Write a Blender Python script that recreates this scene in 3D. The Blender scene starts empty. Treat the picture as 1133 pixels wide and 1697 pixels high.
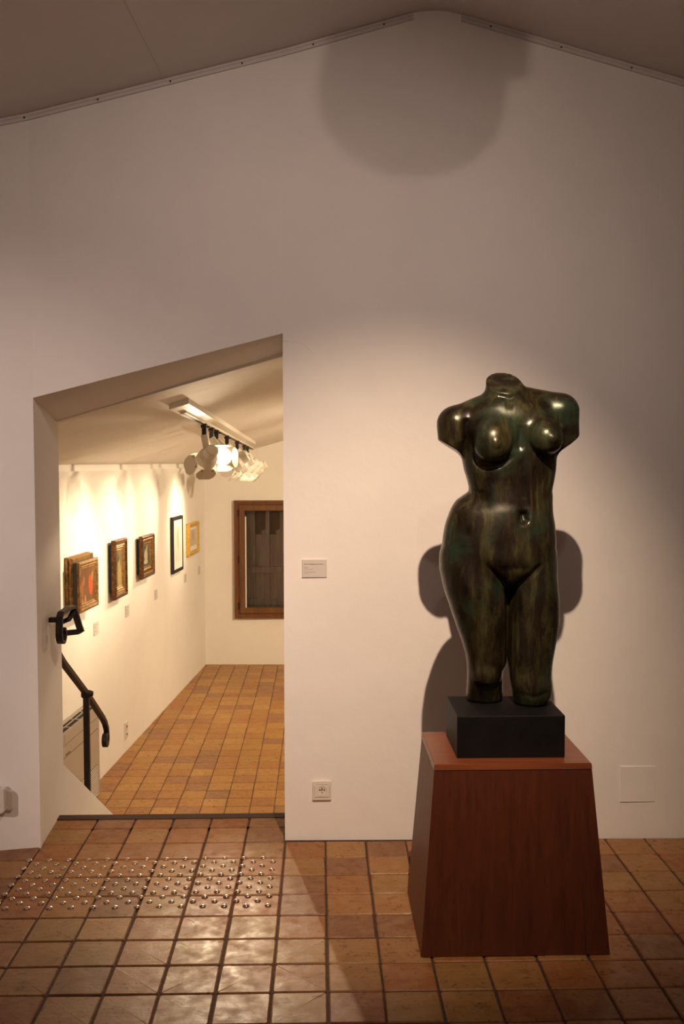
import bpy, bmesh, math, random
import numpy as np
from mathutils import Vector, Matrix
PI = math.pi
random.seed(7)
C = bpy.context.scene.collection
S = bpy.context.scene

# ------------------------------------------------------------------ camera
H = 1.60522
cam_d = bpy.data.cameras.new('camera'); cam = bpy.data.objects.new('camera', cam_d); C.objects.link(cam)
cam.matrix_world = Matrix(((0.99972, 0.002695, -0.023492, 0), (-0.023598, 0.050345, -0.998453, 0),
                           (-0.001509, 0.998728, 0.050395, H), (0, 0, 0, 1)))
cam_d.sensor_fit = 'VERTICAL'; cam_d.sensor_height = 36; cam_d.lens = 34.672; cam_d.clip_start = .05
S.camera = cam
# ------------------------------------------------------------------ world, exposure
w = bpy.data.worlds.new('world'); S.world = w; w.use_nodes = True
w.node_tree.nodes['Background'].inputs[0].default_value = (.20, .22, .30, 1)
w.node_tree.nodes['Background'].inputs[1].default_value = .02
S.view_settings.view_transform = 'Standard'; S.view_settings.look = 'None'
S.view_settings.gamma = 1; S.view_settings.use_curve_mapping = False
S.view_settings.exposure = 0.0

def spot(name, loc, aim, power, size, blend, col, radius=.02):
    d = bpy.data.lights.new(name, 'SPOT'); o = bpy.data.objects.new(name, d); C.objects.link(o)
    o.location = loc; o.rotation_euler = (Vector(aim) - Vector(loc)).to_track_quat('-Z', 'Y').to_euler()
    d.energy = power; d.spot_size = math.radians(size); d.spot_blend = blend; d.color = col
    d.shadow_soft_size = radius
    return o
WARM = (1, .71, .47); SOFT = (1, .755, .635); LOW = (1, .77, .50)
# lamps of the upper room, followed by unseen fills added for brightness
KEY = (.396, 1.68, 3.23); WASH = (.40, .80, 3.285)
spot('key_light', KEY, (.27, 4.12, .58), 400, 52, 1.0, WARM, .014)
spot('key_spill', KEY, (-.15, 4.12, 1.5), 58, 92, 1.0, SOFT, .014)
spot('wash_light', WASH, (.1, 4.12, 3.05), 30, 80, .9, SOFT, .010)
spot('side_light', (-3.3, .5, 2.30), (-1.58, 4.1, 1.15), 330, 42, 1.0, SOFT, .02)
spot('pedestal_fill', (-2.6, .4, 2.6), (.33, 3.35, .30), 40, 24, 1.0, WARM, .03)  # added fill, brightens the pedestal's left side and the floor
spot('bounce_fill', (1.6, -1.2, 3.0), (3.6, -1.4, .6), 40, 120, 1.0, SOFT, .05)  # added fill, bounces soft light off the right wall
spot('bounce_fill', (-1.6, -1.6, 2.7), (-2.2, -2.9, 1.2), 110, 130, 1.0, SOFT, .05)  # added fill, bounces soft light off the rear wall

# ------------------------------------------------------------------ helpers
def link(name, me, mat=None, parent=None):
    o = bpy.data.objects.new(name, me); C.objects.link(o)
    if mat is not None and not me.materials: me.materials.append(mat)
    if parent is not None:
        o.parent = parent
    return o
def wloc(o):
    v = Vector((0, 0, 0))
    while o is not None: v += o.location; o = o.parent
    return v
def obj(name, bm, mat, parent=None, smooth=False, label=None, base=None):
    """bm in world coordinates; becomes one mesh object, child of parent if given"""
    off = wloc(parent) if parent is not None else Vector((0, 0, 0))
    if base is not None: off = Vector(base)
    bmesh.ops.recalc_face_normals(bm, faces=bm.faces)
    bmesh.ops.translate(bm, verts=bm.verts, vec=-off)
    me = bpy.data.meshes.new(name); bm.to_mesh(me); bm.free()
    if smooth:
        me.polygons.foreach_set('use_smooth', [True] * len(me.polygons))
    o = link(name, me, mat, parent)
    if base is not None: o.location = Vector(base) - (wloc(parent) if parent is not None else Vector((0, 0, 0)))
    if label: o['label'] = label
    return o
def thing(name, label, cat, loc, group=None):
    o = bpy.data.objects.new(name, None); C.objects.link(o); o.location = loc
    o.empty_display_size = .1
    o['label'] = label; o['category'] = cat
    if group: o['group'] = group
    return o
def tag(o, label, cat, group=None):
    o['label'] = label; o['category'] = cat
    if group: o['group'] = group
    return o
def structure(o): o['kind'] = 'structure'; return o
def B(): return bmesh.new()
def box(bm, lo, hi, bev=0, M=None):
    c = [(a + b) / 2 for a, b in zip(lo, hi)]; s = [abs(b - a) for a, b in zip(lo, hi)]
    m = Matrix.Translation(c) @ Matrix.Diagonal((*s, 1))
    if M is not None: m = M @ m
    r = bmesh.ops.create_cube(bm, size=1, matrix=m)
    if bev:
        es = list({e for v in r['verts'] for e in v.link_edges})
        bmesh.ops.bevel(bm, geom=es, offset=bev, segments=2, affect='EDGES', profile=.5)
    return r
def cyl(bm, a, b, r1, r2=None, n=20, caps=True):
    a, b = Vector(a), Vector(b); d = b - a
    m = Matrix.Translation((a + b) / 2) @ d.to_track_quat('Z', 'Y').to_matrix().to_4x4()
    return bmesh.ops.create_cone(bm, cap_ends=caps, segments=n, radius1=r1, radius2=r1 if r2 is None else r2, depth=d.length, matrix=m)
def hexa(bm, lo4, hi4):
    """solid from two quads of corresponding corners"""
    v = [bm.verts.new(p) for p in list(lo4) + list(hi4)]
    bm.faces.new(v[3::-1]); bm.faces.new(v[4:8])
    for i in range(4):
        j = (i + 1) % 4; bm.faces.new((v[i], v[j], v[4 + j], v[4 + i]))
    return v
def sweep(bm, pts, prof, up=(0, 0, 1), scale=None, fixed=None):
    """sweep a closed profile [(a,b)..] along pts; a along side, b along up-ish"""
    pts = [Vector(p) for p in pts]; rings = []
    for i, p in enumerate(pts):
        if i == 0: t = pts[1] - p
        elif i == len(pts) - 1: t = p - pts[i - 1]
        else: t = ((pts[i + 1] - p).normalized() + (p - pts[i - 1]).normalized())
        t.normalize()
        if fixed is not None:
            s = Vector(fixed); u = s.cross(t).normalized(); s = t.cross(u).normalized()
        else:
            u = Vector(up); s = t.cross(u)
            if s.length < .05: s = Vector((1, 0, 0))
            s.normalize(); u = s.cross(t).normalized()
        k = 1 if scale is None else scale[i]
        rings.append([bm.verts.new(p + (s * a + u * b) * k) for a, b in prof])
    n = len(prof)
    for r0, r1 in zip(rings, rings[1:]):
        for i in range(n):
            j = (i + 1) % n; bm.faces.new((r0[i], r0[j], r1[j], r1[i]))
    bm.faces.new(rings[0]); bm.faces.new(rings[-1][::-1])
def sq(a, b=None, c=.15):
    b = a if b is None else b
    k = min(a, b) * c
    return [(a, b - k), (a - k, b), (-a + k, b), (-a, b - k), (-a, -b + k), (-a + k, -b), (a - k, -b), (a, -b + k)]

# ------------------------------------------------------------------ materials
def mat(name, col=(.8, .8, .8), rough=.5, metal=0, spec=.5):
    m = bpy.data.materials.new(name); m.use_nodes = True
    b = m.node_tree.nodes['Principled BSDF']
    b.inputs['Base Color'].default_value = (*col, 1); b.inputs['Roughness'].default_value = rough
    b.inputs['Metallic'].default_value = metal; b.inputs['Specular IOR Level'].default_value = spec
    return m
class N:
    """tiny node helper"""
    def __init__(s, m): s.t = m.node_tree; s.b = s.t.nodes['Principled BSDF']
    def new(s, k, **kw):
        n = s.t.nodes.new(k)
        for a, v in kw.items(): setattr(n, a, v)
        return n
    def l(s, a, b): s.t.links.new(a, b)
    def coord(s, which='Object', scale=(1, 1, 1)):
        c = s.new('ShaderNodeTexCoord'); mp = s.new('ShaderNodeMapping'); mp.inputs['Scale'].default_value = scale
        s.l(c.outputs[which], mp.inputs[0]); return mp.outputs[0]
    def noise(s, vec, sc, det=4, rough=.55, dist=0):
        n = s.new('ShaderNodeTexNoise'); n.inputs['Scale'].default_value = sc; n.inputs['Detail'].default_value = det
        n.inputs['Roughness'].default_value = rough; n.inputs['Distortion'].default_value = dist
        s.l(vec, n.inputs['Vector']); return n.outputs['Fac']
    def ramp(s, fac, stops, interp='LINEAR'):
        r = s.new('ShaderNodeValToRGB'); r.color_ramp.interpolation = interp
        e = r.color_ramp.elements
        while len(e) < len(stops): e.new(.5)
        for el, (p, c) in zip(e, stops): el.position = p; el.color = (*c, 1) if len(c) == 3 else c
        s.l(fac, r.inputs[0]); return r.outputs[0]
    def mix(s, fac, a, b, mode='MIX'):
        n = s.new('ShaderNodeMix', data_type='RGBA', blend_type=mode)
        for i, v in ((0, fac), (6, a), (7, b)):
            if hasattr(v, 'default_value') or hasattr(v, 'links'): s.l(v, n.inputs[i])
            elif isinstance(v, (int, float)): n.inputs[i].default_value = v
            else: n.inputs[i].default_value = (*v, 1)
        return n.outputs[2]
    def math(s, op, a, b=0.0):
        n = s.new('ShaderNodeMath', operation=op)
        for i, v in ((0, a), (1, b)):
            if hasattr(v, 'links'): s.l(v, n.inputs[i])
            else: n.inputs[i].default_value = v
        return n.outputs[0]
    def bump(s, h, strength=.3, dist=.01, prev=None):
        n = s.new('ShaderNodeBump'); n.inputs['Strength'].default_value = strength; n.inputs['Distance'].default_value = dist
        s.l(h, n.inputs['Height'])
        if prev is not None: s.l(prev, n.inputs['Normal'])
        s.l(n.outputs[0], s.b.inputs['Normal']); return n.outputs[0]
    def base(s, c): s.l(c, s.b.inputs['Base Color'])
    def rough(s, c): s.l(c, s.b.inputs['Roughness'])

def plaster(name, a, b):
    m = mat(name, a, .9, spec=.2); n = N(m); v = n.coord()
    n.base(n.ramp(n.noise(v, 1.7, 5, .6), [(.35, a), (.7, b)]))
    p = n.bump(n.noise(v, 260, 3, .7), .22, .0012)
    n.bump(n.noise(v, 5, 4, .55), .35, .012, p)
    return m
M_WALL = plaster('white_plaster', (.80, .775, .76), (.86, .835, .82))
M_WALL2 = plaster('warm_plaster', (.84, .80, .74), (.88, .845, .79))
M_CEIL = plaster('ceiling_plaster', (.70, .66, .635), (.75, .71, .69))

def tile_mat(name, island, pal):
    m = mat(name, (.3, .15, .08), .42, spec=.26); n = N(m)
    if island:
        g = n.new('ShaderNodeNewGeometry'); rnd = g.outputs['Random Per Island']; v = n.coord()
    else:
        g = n.new('ShaderNodeObjectInfo'); rnd = g.outputs['Random']
        v = n.coord(); a = n.new('ShaderNodeVectorMath', operation='ADD')
        cmb = n.new('ShaderNodeCombineXYZ'); n.l(n.math('MULTIPLY', rnd, 37.0), cmb.inputs[0]); n.l(n.math('MULTIPLY', rnd, 91.0), cmb.inputs[1])
        n.l(v, a.inputs[0]); n.l(cmb.outputs[0], a.inputs[1]); v = a.outputs[0]
    base = n.ramp(rnd, [(i / len(pal), c) for i, c in enumerate(pal)], 'CONSTANT')
    f1 = n.noise(v, 14, 5, .62, .6)
    c = n.mix(n.ramp(f1, [(.35, (0, 0, 0)), (.72, (.8, .8, .8))]), base, n.mix(.5, base, (.42, .25, .115)))
    f2 = n.noise(v, 30, 6, .75, 1.4)
    c = n.mix(n.ramp(f2, [(.55, (0, 0, 0)), (.66, (.9, .9, .9))]), c, (.085, .036, .018))
    # streaks left by the brushing of the clay
    mp = n.new('ShaderNodeMapping'); mp.inputs['Scale'].default_value = (9, 90, 9); mp.inputs['Rotation'].default_value = (0, 0, .5)
    n.l(v, mp.inputs[0]); f3 = n.noise(mp.outputs[0], 1, 4, .6, .5)
    c = n.mix(n.ramp(f3, [(.5, (0, 0, 0)), (.8, (.4, .4, .4))]), c, (.12, .055, .028))
    n.base(c)
    n.rough(n.ramp(n.noise(v, 18, 4, .6), [(.3, (.34, .34, .34)), (.75, (.62, .62, .62))]))
    h = n.math('ADD', n.math('MULTIPLY', f1, .8), n.math('MULTIPLY', f3, .3))
    p = n.bump(h, .45, .0035); n.bump(n.noise(v, 120, 4, .6), .25, .001, p)
    return m
PAL = [(.255, .092, .026), (.29, .135, .044), (.27, .105, .031), (.22, .070, .022), (.31, .152, .052), (.265, .125, .038), (.28, .10, .030), (.19, .078, .034), (.29, .125, .040), (.26, .135, .042)]
PAL2 = [(.40, .19, .055), (.44, .225, .066), (.38, .17, .052), (.42, .22, .068), (.34, .15, .055), (.46, .25, .078), (.39, .195, .060), (.30, .145, .068), (.41, .21, .058)]
M_TILE = tile_mat('terracotta', False, PAL); M_TILE_I = tile_mat('terracotta_joined', True, PAL)
M_TILE2 = tile_mat('terracotta_ochre', False, PAL2); M_TILE2_I = tile_mat('terracotta_ochre_joined', True, PAL2)
M_GROUT = mat('grout', (.10, .055, .035), .9)
n = N(M_GROUT); v = n.coord(); n.base(n.ramp(n.noise(v, 60, 4), [(.3, (.035, .018, .011)), (.7, (.085, .046, .028))])); n.bump(n.noise(v, 200), .4, .002)

M_GROUT2 = mat('light_grout', (.115, .058, .026), .9)
def wood(name, cols, rough=.4, axis='Z', sc=1.0, coat=0):
    m = mat(name, cols[0], rough); n = N(m)
    s = {'Z': (28, 28, 1.6), 'X': (1.6, 28, 28), 'Y': (28, 1.6, 28)}[axis]
    v = n.coord('Object', tuple(a * sc for a in s))
    f = n.noise(v, 1, 6, .62, .9); v2 = n.coord('Object', tuple(a * sc * 3 for a in s)); f2 = n.noise(v2, 1.3, 3, .6, .2)
    c = n.ramp(f, [(.25, cols[0]), (.5, cols[1]), (.78, cols[2])])
    c = n.mix(n.ramp(f2, [(.5, (0, 0, 0)), (.8, (.55, .55, .55))]), c, tuple(x * .55 for x in cols[0]))
    n.base(c); n.bump(f2, .12, .001)
    n.b.inputs['Coat Weight'].default_value = coat; n.b.inputs['Coat Roughness'].default_value = .25
    return m
M_PED = wood('mahogany', [(.060, .0135, .005), (.085, .020, .0075), (.115, .029, .010)], .42, 'Z', 1, .15)
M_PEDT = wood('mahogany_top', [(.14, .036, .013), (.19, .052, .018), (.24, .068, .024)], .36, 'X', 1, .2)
M_WIN = wood('oak_frame', [(.10, .036, .011), (.155, .060, .018), (.215, .088, .028)], .5, 'Z', 1)
M_SHUT = wood('grey_shutter', [(.10, .075, .062), (.16, .125, .105), (.22, .175, .15)], .7, 'Z', 1)
M_SHUTD = wood('dark_shutter_wood', [(.04, .022, .012), (.06, .033, .018), (.085, .045, .024)], .7, 'Z', 1)
M_STEP = mat('nosing', (.040, .020, .015), .6, spec=.3)
M_BLACKBLOCK = mat('black_block', (.012, .012, .015), .55, spec=.22)
n = N(M_BLACKBLOCK); v = n.coord(); n.base(n.ramp(n.noise(v, 25, 5, .7), [(.35, (.004, .0036, .0048)), (.75, (.008, .007, .0085))])); n.bump(n.noise(v, 180, 3), .15, .001)
M_IRON = mat('wrought_iron', (.012, .009, .009), .5, .2)
n = N(M_IRON); v = n.coord(); n.base(n.ramp(n.noise(v, 45, 4), [(.3, (.008, .006, .006)), (.75, (.022, .014, .013))])); n.bump(n.noise(v, 70, 3), .4, .003)
M_PLASTIC = mat('white_plastic', (.72, .68, .62), .35); M_HOLE = mat('dark_hole', (.01, .008, .007), .8)
M_CARD = mat('label_card', (.62, .58, .55), .6); M_INK = mat('ink', (.06, .035, .03), .7); M_INK2 = mat('ink_grey', (.30, .23, .20), .7)
M_LAMP = mat('lamp_paint', (.74, .68, .58), .38); M_BLACK = mat('black_plastic', (.015, .014, .014), .5)
M_SCREW = mat('screw_head', (.05, .04, .035), .5, .6); M_TRIM = plaster('painted_trim', (.62, .58, .56), (.68, .64, .62))
M_METAL = mat('brushed_stud', (.50, .40, .32), .25, 1)
M_BEIGE = mat('cabinet_paint', (.43, .36, .295), .5); M_SLOT = mat('louvre_gap', (.20, .15, .11), .8); M_DARKLINE = mat('seam', (.12, .09, .07), .8); M_SLAT = mat('white_slat', (.85, .80, .72), .5)
M_WHITESEAL = mat('white_seal', (.75, .70, .64), .6)
M_GLASS = mat('window_glass', (1, 1, 1), .02); M_GLASS.node_tree.nodes['Principled BSDF'].inputs['Transmission Weight'].default_value = 1
M_GLASS.node_tree.nodes['Principled BSDF'].inputs['IOR'].default_value = 1.1
def emis(name, col, s):
    m = mat(name, col, .3); b = m.node_tree.nodes['Principled BSDF']
    b.inputs['Emission Color'].default_value = (*col, 1); b.inputs['Emission Strength'].default_value = s; return m
M_BULB = emis('lit_reflector', (1, .86, .62), 45)
def gilt(name, a, b, c, rough=.42, met=.55):
    m = mat(name, b, rough, met); n = N(m); v = n.coord()
    n.base(n.ramp(n.noise(v, 38, 5, .7), [(.3, a), (.5, b), (.72, c)])); n.bump(n.noise(v, 120, 4, .7), .35, .003); return m
M_GILT = gilt('old_gilt', (.07, .03, .01), (.27, .145, .045), (.45, .27, .09))
M_GILTD = gilt('dark_gilt', (.03, .012, .006), (.10, .04, .015), (.22, .105, .035))
M_GOLD = gilt('bright_gold', (.50, .29, .04), (.75, .47, .09), (.85, .58, .16), .35)
M_BRONZE = mat('patinated_bronze', (.06, .05, .03), .34, .4); n = N(M_BRONZE)
v = n.coord('Object', (17, 17, 4.2)); va = n.coord('Object', (1, 1, 1)); vs = n.coord('Object', (46, 46, 5))
f = n.noise(v, 1.1, 7, .68, .5); f2 = n.noise(va, 5.5, 5, .65, .4); f3 = n.noise(vs, 1.0, 5, .7, .3)
c = n.ramp(f, [(.36, (.007, .005, .004)), (.48, (.022, .016, .008)), (.58, (.056, .050, .020)), (.73, (.098, .098, .048))])
c = n.mix(n.ramp(f2, [(.50, (0, 0, 0)), (.66, (.7, .7, .7))]), c, (.030, .060, .036))
c = n.mix(n.ramp(f3, [(.45, (0, 0, 0)), (.75, (.75, .75, .75))]), c, (.022, .013, .008))
n.base(c); n.rough(n.ramp(n.noise(va, 14, 4, .6), [(.3, (.22, .22, .22)), (.75, (.40, .40, .40))]))
n.bump(n.noise(va, 22, 5, .6), .12, .004)

# ------------------------------------------------------------------ setting: walls and ceilings
SL, SR, RX, RZ = .279, .283, .478, 3.468
def ceil_z(x):  # underside of the gable ceiling, rounded at the ridge
    r = .11; d = x - RX
    def lin(d): return RZ - (SL * -d if d < 0 else SR * d)
    if abs(d) < r:
        t = d / r; return RZ - .5 * (SL + SR) / 2 * r - .5 * (SL + SR) / 2 * r * t * t - (SR - SL) / 2 * d
    return lin(d)
def wy(x):      # front face of the middle wall (hand-plastered, slightly bent)
    if x <= -1.4: return 4.0303
    if x <= -1.165: return 4.075 + (x + 1.165) * .19
    if x <= -.148: return 4.075 + (x + 1.165) / 1.017 * .062
    return 4.137 - (x + .148) * .0141
X0, X1, Y0 = -4.0, 3.6, -3.2
bm = B()   # middle wall with the doorway; front at wy(x), back at y 4.54
def wall_piece(bm, xa, xb, za, zb, ya=None, yb=None, back=4.54, xa2=None, xb2=None, za2=None):
    """za, zb: functions of x"""
    xa2 = xa if xa2 is None else xa2; xb2 = xb if xb2 is None else xb2; za2 = za if za2 is None else za2
    xs = [xa + (xb - xa) * i / 48 for i in range(49)]; xs2 = [xa2 + (xb2 - xa2) * i / 48 for i in range(49)]
    F = [(bm.verts.new((x, wy(x), za(x))), bm.verts.new((x, wy(x), zb(x))), bm.verts.new((x2, back, zb(x2))), bm.verts.new((x2, back, za2(x2)))) for x, x2 in zip(xs, xs2)]
    for a, b in zip(F, F[1:]):
        for i in range(4):
            j = (i + 1) % 4; bm.faces.new((a[i], b[i], b[j], a[j]))
    bm.faces.new(F[0][::-1]); bm.faces.new(F[-1])
top = lambda x: ceil_z(x) + .02
flo = lambda x: -.9
wall_piece(bm, X0, -1.165, flo, top, xb2=-1.187)
wall_piece(bm, -.148, X1, flo, top, xa2=-.155)
lint = lambda x: 1.870 + (x + 1.165) / 1.017 * .271
lint2 = lambda x: 1.786 + (x + 1.187) / 1.032 * .312
wall_piece(bm, -1.165, -.148, lint, top, xa2=-1.187, xb2=-.155, za2=lint2)
wall_piece(bm, -1.165, -.148, flo, lambda x: -.16, xa2=-1.187, xb2=-.155)
structure(obj('wall_middle', bm, M_WALL))
bm = B()   # upper room ceiling
xs = [X0 - .1] + [RX - .11 + .022 * i for i in range(11)] + [X1 + .1]
a = [[bm.verts.new((x, y, ceil_z(x) + dz)) for x in xs] for y, dz in ((Y0 - .1, 0), (4.2, 0), (4.2, .1), (Y0 - .1, .1))]
for i in range(4):
    r0, r1 = a[i], a[(i + 1) % 4]
    for k in range(len(xs) - 1): bm.faces.new((r0[k], r0[k + 1], r1[k + 1], r1[k]))
bm.faces.new([r[0] for r in a]); bm.faces.new([r[-1] for r in a])
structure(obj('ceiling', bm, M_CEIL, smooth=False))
for nm, lo, hi in (('wall_left', (X0 - .15, Y0, -.1), (X0, 4.2, ceil_z(X0) + .05)), ('wall_right', (X1, Y0, -.1), (X1 + .15, 4.2, ceil_z(X1) + .05)),
                   ('wall_rear', (X0, Y0 - .15, -.1), (X1, Y0, RZ + .05))):
    bm = B(); box(bm, lo, hi); structure(obj(nm, bm, M_WALL))

# lower gallery
WA = Vector((-1.669, 7.379, 0)); WB = Vector((-1.351, 11.691, 0)); WT = (WB - WA).normalized(); WN = Vector((WT.y, -WT.x, 0))
def W(s, e, z): p = WA + WT * s + WN * e; return Vector((p.x, p.y, z))
FZ = -.8; LX1 = 2.4
def cz(x, y):   # lower ceiling: rises away from the left wall
    return 1.590 + .288 * ((Vector((x, y, 0)) - WA).dot(WN))
bm = B(); hexa(bm, [W(-2.95, 0, FZ - .1), W(4.5, 0, FZ - .1), W(4.5, -.2, FZ - .1), W(-2.95, -.2, FZ - .1)], [W(-2.95, 0, 1.66), W(4.5, 0, 1.66), W(4.5, -.2, 1.66), W(-2.95, -.2, 1.66)])
structure(obj('wall_left', bm, M_WALL2))
bm = B()
P = [(-2.3, 4.5), (LX1 + .1, 4.5), (LX1 + .1, 11.9), (-1.75, 11.9)]
hexa(bm, [(x, y, cz(x, y)) for x, y in P], [(x, y, cz(x, y) + .12) for x, y in P]); structure(obj('ceiling', bm, M_WALL2))
YB = lambda x: 11.691 - (x + 1.351) * .035     # far wall face
wx0, wx1, wz0, wz1 = -1.0, .68, -.243, 1.157     # window opening outside of frame
bm = B()
def far_piece(xa, xb, za, zb):
    hexa(bm, [(xa, YB(xa), za), (xb, YB(xb), za), (xb, YB(xb) + .35, za), (xa, YB(xa) + .35, za)],
         [(xa, YB(xa), zb), (xb, YB(xb), zb), (xb, YB(xb) + .35, zb), (xa, YB(xa) + .35, zb)])
far_piece(-1.6, wx0 + .03, FZ - .1, 3.0); far_piece(wx1 - .03, LX1 + .1, FZ - .1, 3.0); far_piece(wx0 + .03, wx1 - .03, FZ - .1, wz0 + .03); far_piece(wx0 + .03, wx1 - .03, wz1 - .03, 3.0)
structure(obj('wall_far', bm, M_WALL2))
bm = B(); box(bm, (LX1, 4.54, FZ - .1), (LX1 + .15, 11.8, 3.0)); structure(obj('wall_right', bm, M_WALL2))
bm = B(); hexa(bm, [(-2.1, 4.545, -.9), (-1.20, 4.545, -.9), (-1.20, 4.6, -.9), (-2.1, 4.6, -.9)], [(-2.1, 4.545, 1.8), (-1.20, 4.545, 1.8), (-1.20, 4.6, 1.8), (-2.1, 4.6, 1.8)]); bm.free()

# parapet beside the stair, its top falling with the steps
bm = B()
def pz(y): return .045 - .582 * (y - 4.82)
ys = [4.50, 6.2]
hexa(bm, [(-1.26, 4.54, FZ), (-1.187, 4.54, FZ), (-1.19, 6.2, FZ), (-1.26, 6.2, FZ)], [(-1.26, 4.54, pz(4.54)), (-1.187, 4.54, pz(4.54)), (-1.19, 6.2, pz(6.2)), (-1.26, 6.2, pz(6.2))])
structure(obj('wall_stair', bm, M_WALL))

# painted mouldings
def strip(name, p0, p1, prof, m, up=(0, 0, 1)):
    bm = B(); sweep(bm, [p0, p1], prof, up=up); return structure(obj(name, bm, m))
def gable_trim(name, xa, xb, lab):
    """stepped strip screwed on the wall just under the ceiling"""
    r = structure(bpy.data.objects.new(name, None)); C.objects.link(r); r.location = (xa, wy(xa) - .01, ceil_z(xa) - .02)
    for k, (d0, d1, e) in enumerate(((.001, .012, .009), (.012, .021, .006), (.021, .028, .009))):
        bm = B()
        br = [xa] + [q for q in (-.148, -1.165, -1.4) if min(xa, xb) < q < max(xa, xb)] + [xb]; R_ = []
        for x in br: R_.append([bm.verts.new(q) for q in ((x, wy(x) + .01, ceil_z(x) - d1), (x, wy(x) - e, ceil_z(x) - d1), (x, wy(x) - e, ceil_z(x) - d0), (x, wy(x) + .01, ceil_z(x) - d0))])
        for p, q in zip(R_, R_[1:]):
            for i in range(4): bm.faces.new((p[i], p[(i + 1) % 4], q[(i + 1) % 4], q[i]))
        bm.faces.new(R_[0]); bm.faces.new(R_[-1])
        obj('lath', bm, M_TRIM, r)
    x = xa + .12 * (1 if xb > xa else -1)
    while (x < xb) == (xb > xa):
        bm = B(); z = ceil_z(x) - .0165; cyl(bm, (x, wy(x) - .0095, z), (x, wy(x) - .004, z), .0036, n=10); obj('screw', bm, M_SCREW, r)
        x += .29 * (1 if xb > xa else -1)
    return r
gable_trim('trim_1', .392, -2.6, ''); gable_trim('trim_2', .589, 2.8, '')
r = structure(bpy.data.objects.new('trim_3', None)); C.objects.link(r); r.location = W(-1, 0, 1.5)
for z0, z1, e in ((1.512, 1.524, .012), (1.524, 1.536, .02), (1.536, 1.545, .026)):
    bm = B(); hexa(bm, [W(-2.7, -.01, z0), W(4.32, -.01, z0), W(4.32, e, z0), W(-2.7, e, z0)], [W(-2.7, -.01, z1), W(4.32, -.01, z1), W(4.32, e, z1), W(-2.7, e, z1)]); obj('lath', bm, M_WALL2, r)

# ------------------------------------------------------------------ floors
TP, TS = .17, .1625
def tile_mesh(bm, cx, cy, z, sx, sy, rnd, tilt=True):
    j = lambda a: rnd.uniform(-a, a)
    hx, hy = sx / 2, sy / 2
    cs = [(-1, -1), (1, -1), (1, 1), (-1, 1)]
    o, t = [], []
    for a, b in cs:
        ox, oy = cx + a * hx + j(.0009), cy + b * hy + j(.0009)
        # two points per corner -> softly chipped octagonal outline
        k = .0028 + abs(j(.0018))
        pts = [(ox - a * k, oy), (ox, oy - b * k)]
        if a * b > 0: pts = pts if False else pts
        if (a, b) in ((-1, -1), (1, 1)): pts = [pts[1], pts[0]]
        o += pts
    zz = [z + j(.0007) for _ in range(8)]
    low = [bm.verts.new((x, y, z - .010)) for x, y in o]
    mid = [bm.verts.new((x, y, z - .0035)) for x, y in o]
    top = [bm.verts.new((cx + (x - cx) * (1 - .0035 / hx), cy + (y - cy) * (1 - .0035 / hy), q)) for (x, y), q in zip(o, zz)]
    for A_, B_ in ((low, mid), (mid, top)):
        for i in range(8):
            k = (i + 1) % 8; bm.faces.new((A_[i], A_[k], B_[k], B_[i]))
    c = bm.verts.new((cx, cy, z + .0008))
    for i in range(8): bm.faces.new((top[i], top[(i + 1) % 8], c))
rt = random.Random(3)
TM = {}
def tile_data(sx, sy, m, k):
    key = (round(sx, 3), round(sy, 3), m.name, k)
    if key not in TM:
        bm = B(); tile_mesh(bm, 0, 0, 0, sx, sy, random.Random(hash(key[:2]) % 1000 + k * 17)); bmesh.ops.recalc_face_normals(bm, faces=bm.faces)
        me = bpy.data.meshes.new('tile'); bm.to_mesh(me); bm.free(); me.materials.append(m)
        me.polygons.foreach_set('use_smooth', [False] * len(me.polygons)); TM[key] = me
    return TM[key]
def put_tile(par, xa, xb, ya, yb, z, m, g=.0075):
    o = bpy.data.objects.new('tile', tile_data(xb - xa - g, yb - ya - g, m, rt.randrange(7))); C.objects.link(o); o.parent = par
    o.location = Vector(((xa + xb) / 2 + rt.uniform(-.001, .001), (ya + yb) / 2 + rt.uniform(-.001, .001), z + rt.uniform(-.0008, .0006))) - par.location
    o.rotation_euler = (rt.uniform(-.0035, .0035), rt.uniform(-.0035, .0035), rt.uniform(-.006, .006))
GX, GY = .0235, 4.10689
bm = B(); box(bm, (X0 - .1, Y0 - .1, -.25), (X1 + .1, 4.30, -.0055)); box(bm, (-1.22, 4.25, -.25), (-.14, 4.44, -.0055))
fl = structure(obj('floor', bm, M_GROUT))
n_t = 0
for r in range(0, 9):
    for k in range(-9, 10):
        put_tile(fl, GX + k * TP, GX + (k + 1) * TP, GY - (r + 1) * TP, GY - r * TP, 0, M_TILE); n_t += 1
for k in range(-7, -1):
    xa = GX + k * TP - (.030 if k == -7 else 0)
    put_tile(fl, xa, GX + (k + 1) * TP, GY, GY + TP, 0, M_TILE); put_tile(fl, xa, GX + (k + 1) * TP, GY + TP, 4.392, 0, M_TILE)
bm = B()
for r in range(0, 43):
    for k in range(-24, 21):
        if r < 9 and -9 <= k < 10: continue
        tile_mesh(bm, GX + (k + .5) * TP, GY - (r + .5) * TP, 0, TS, TS, rt)
o = obj('outer_tiles', bm, M_TILE_I, fl); o['kind'] = 'stuff'
o = (lambda b: (box(b, (-1.20, 4.385, -.05), (-.150, 4.445, .004), .004), obj('stair_nosing', b, M_STEP))[1])(B()); structure(o); o.name = 'trim_4'
LX, LY = -.31709, 6.80946
bm = B(); box(bm, (-2.4, 4.54, FZ - .2), (LX1, 11.75, FZ - .0035)); f2 = structure(obj('floor', bm, M_GROUT2)); bm = B(); 
rows = 0
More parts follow.
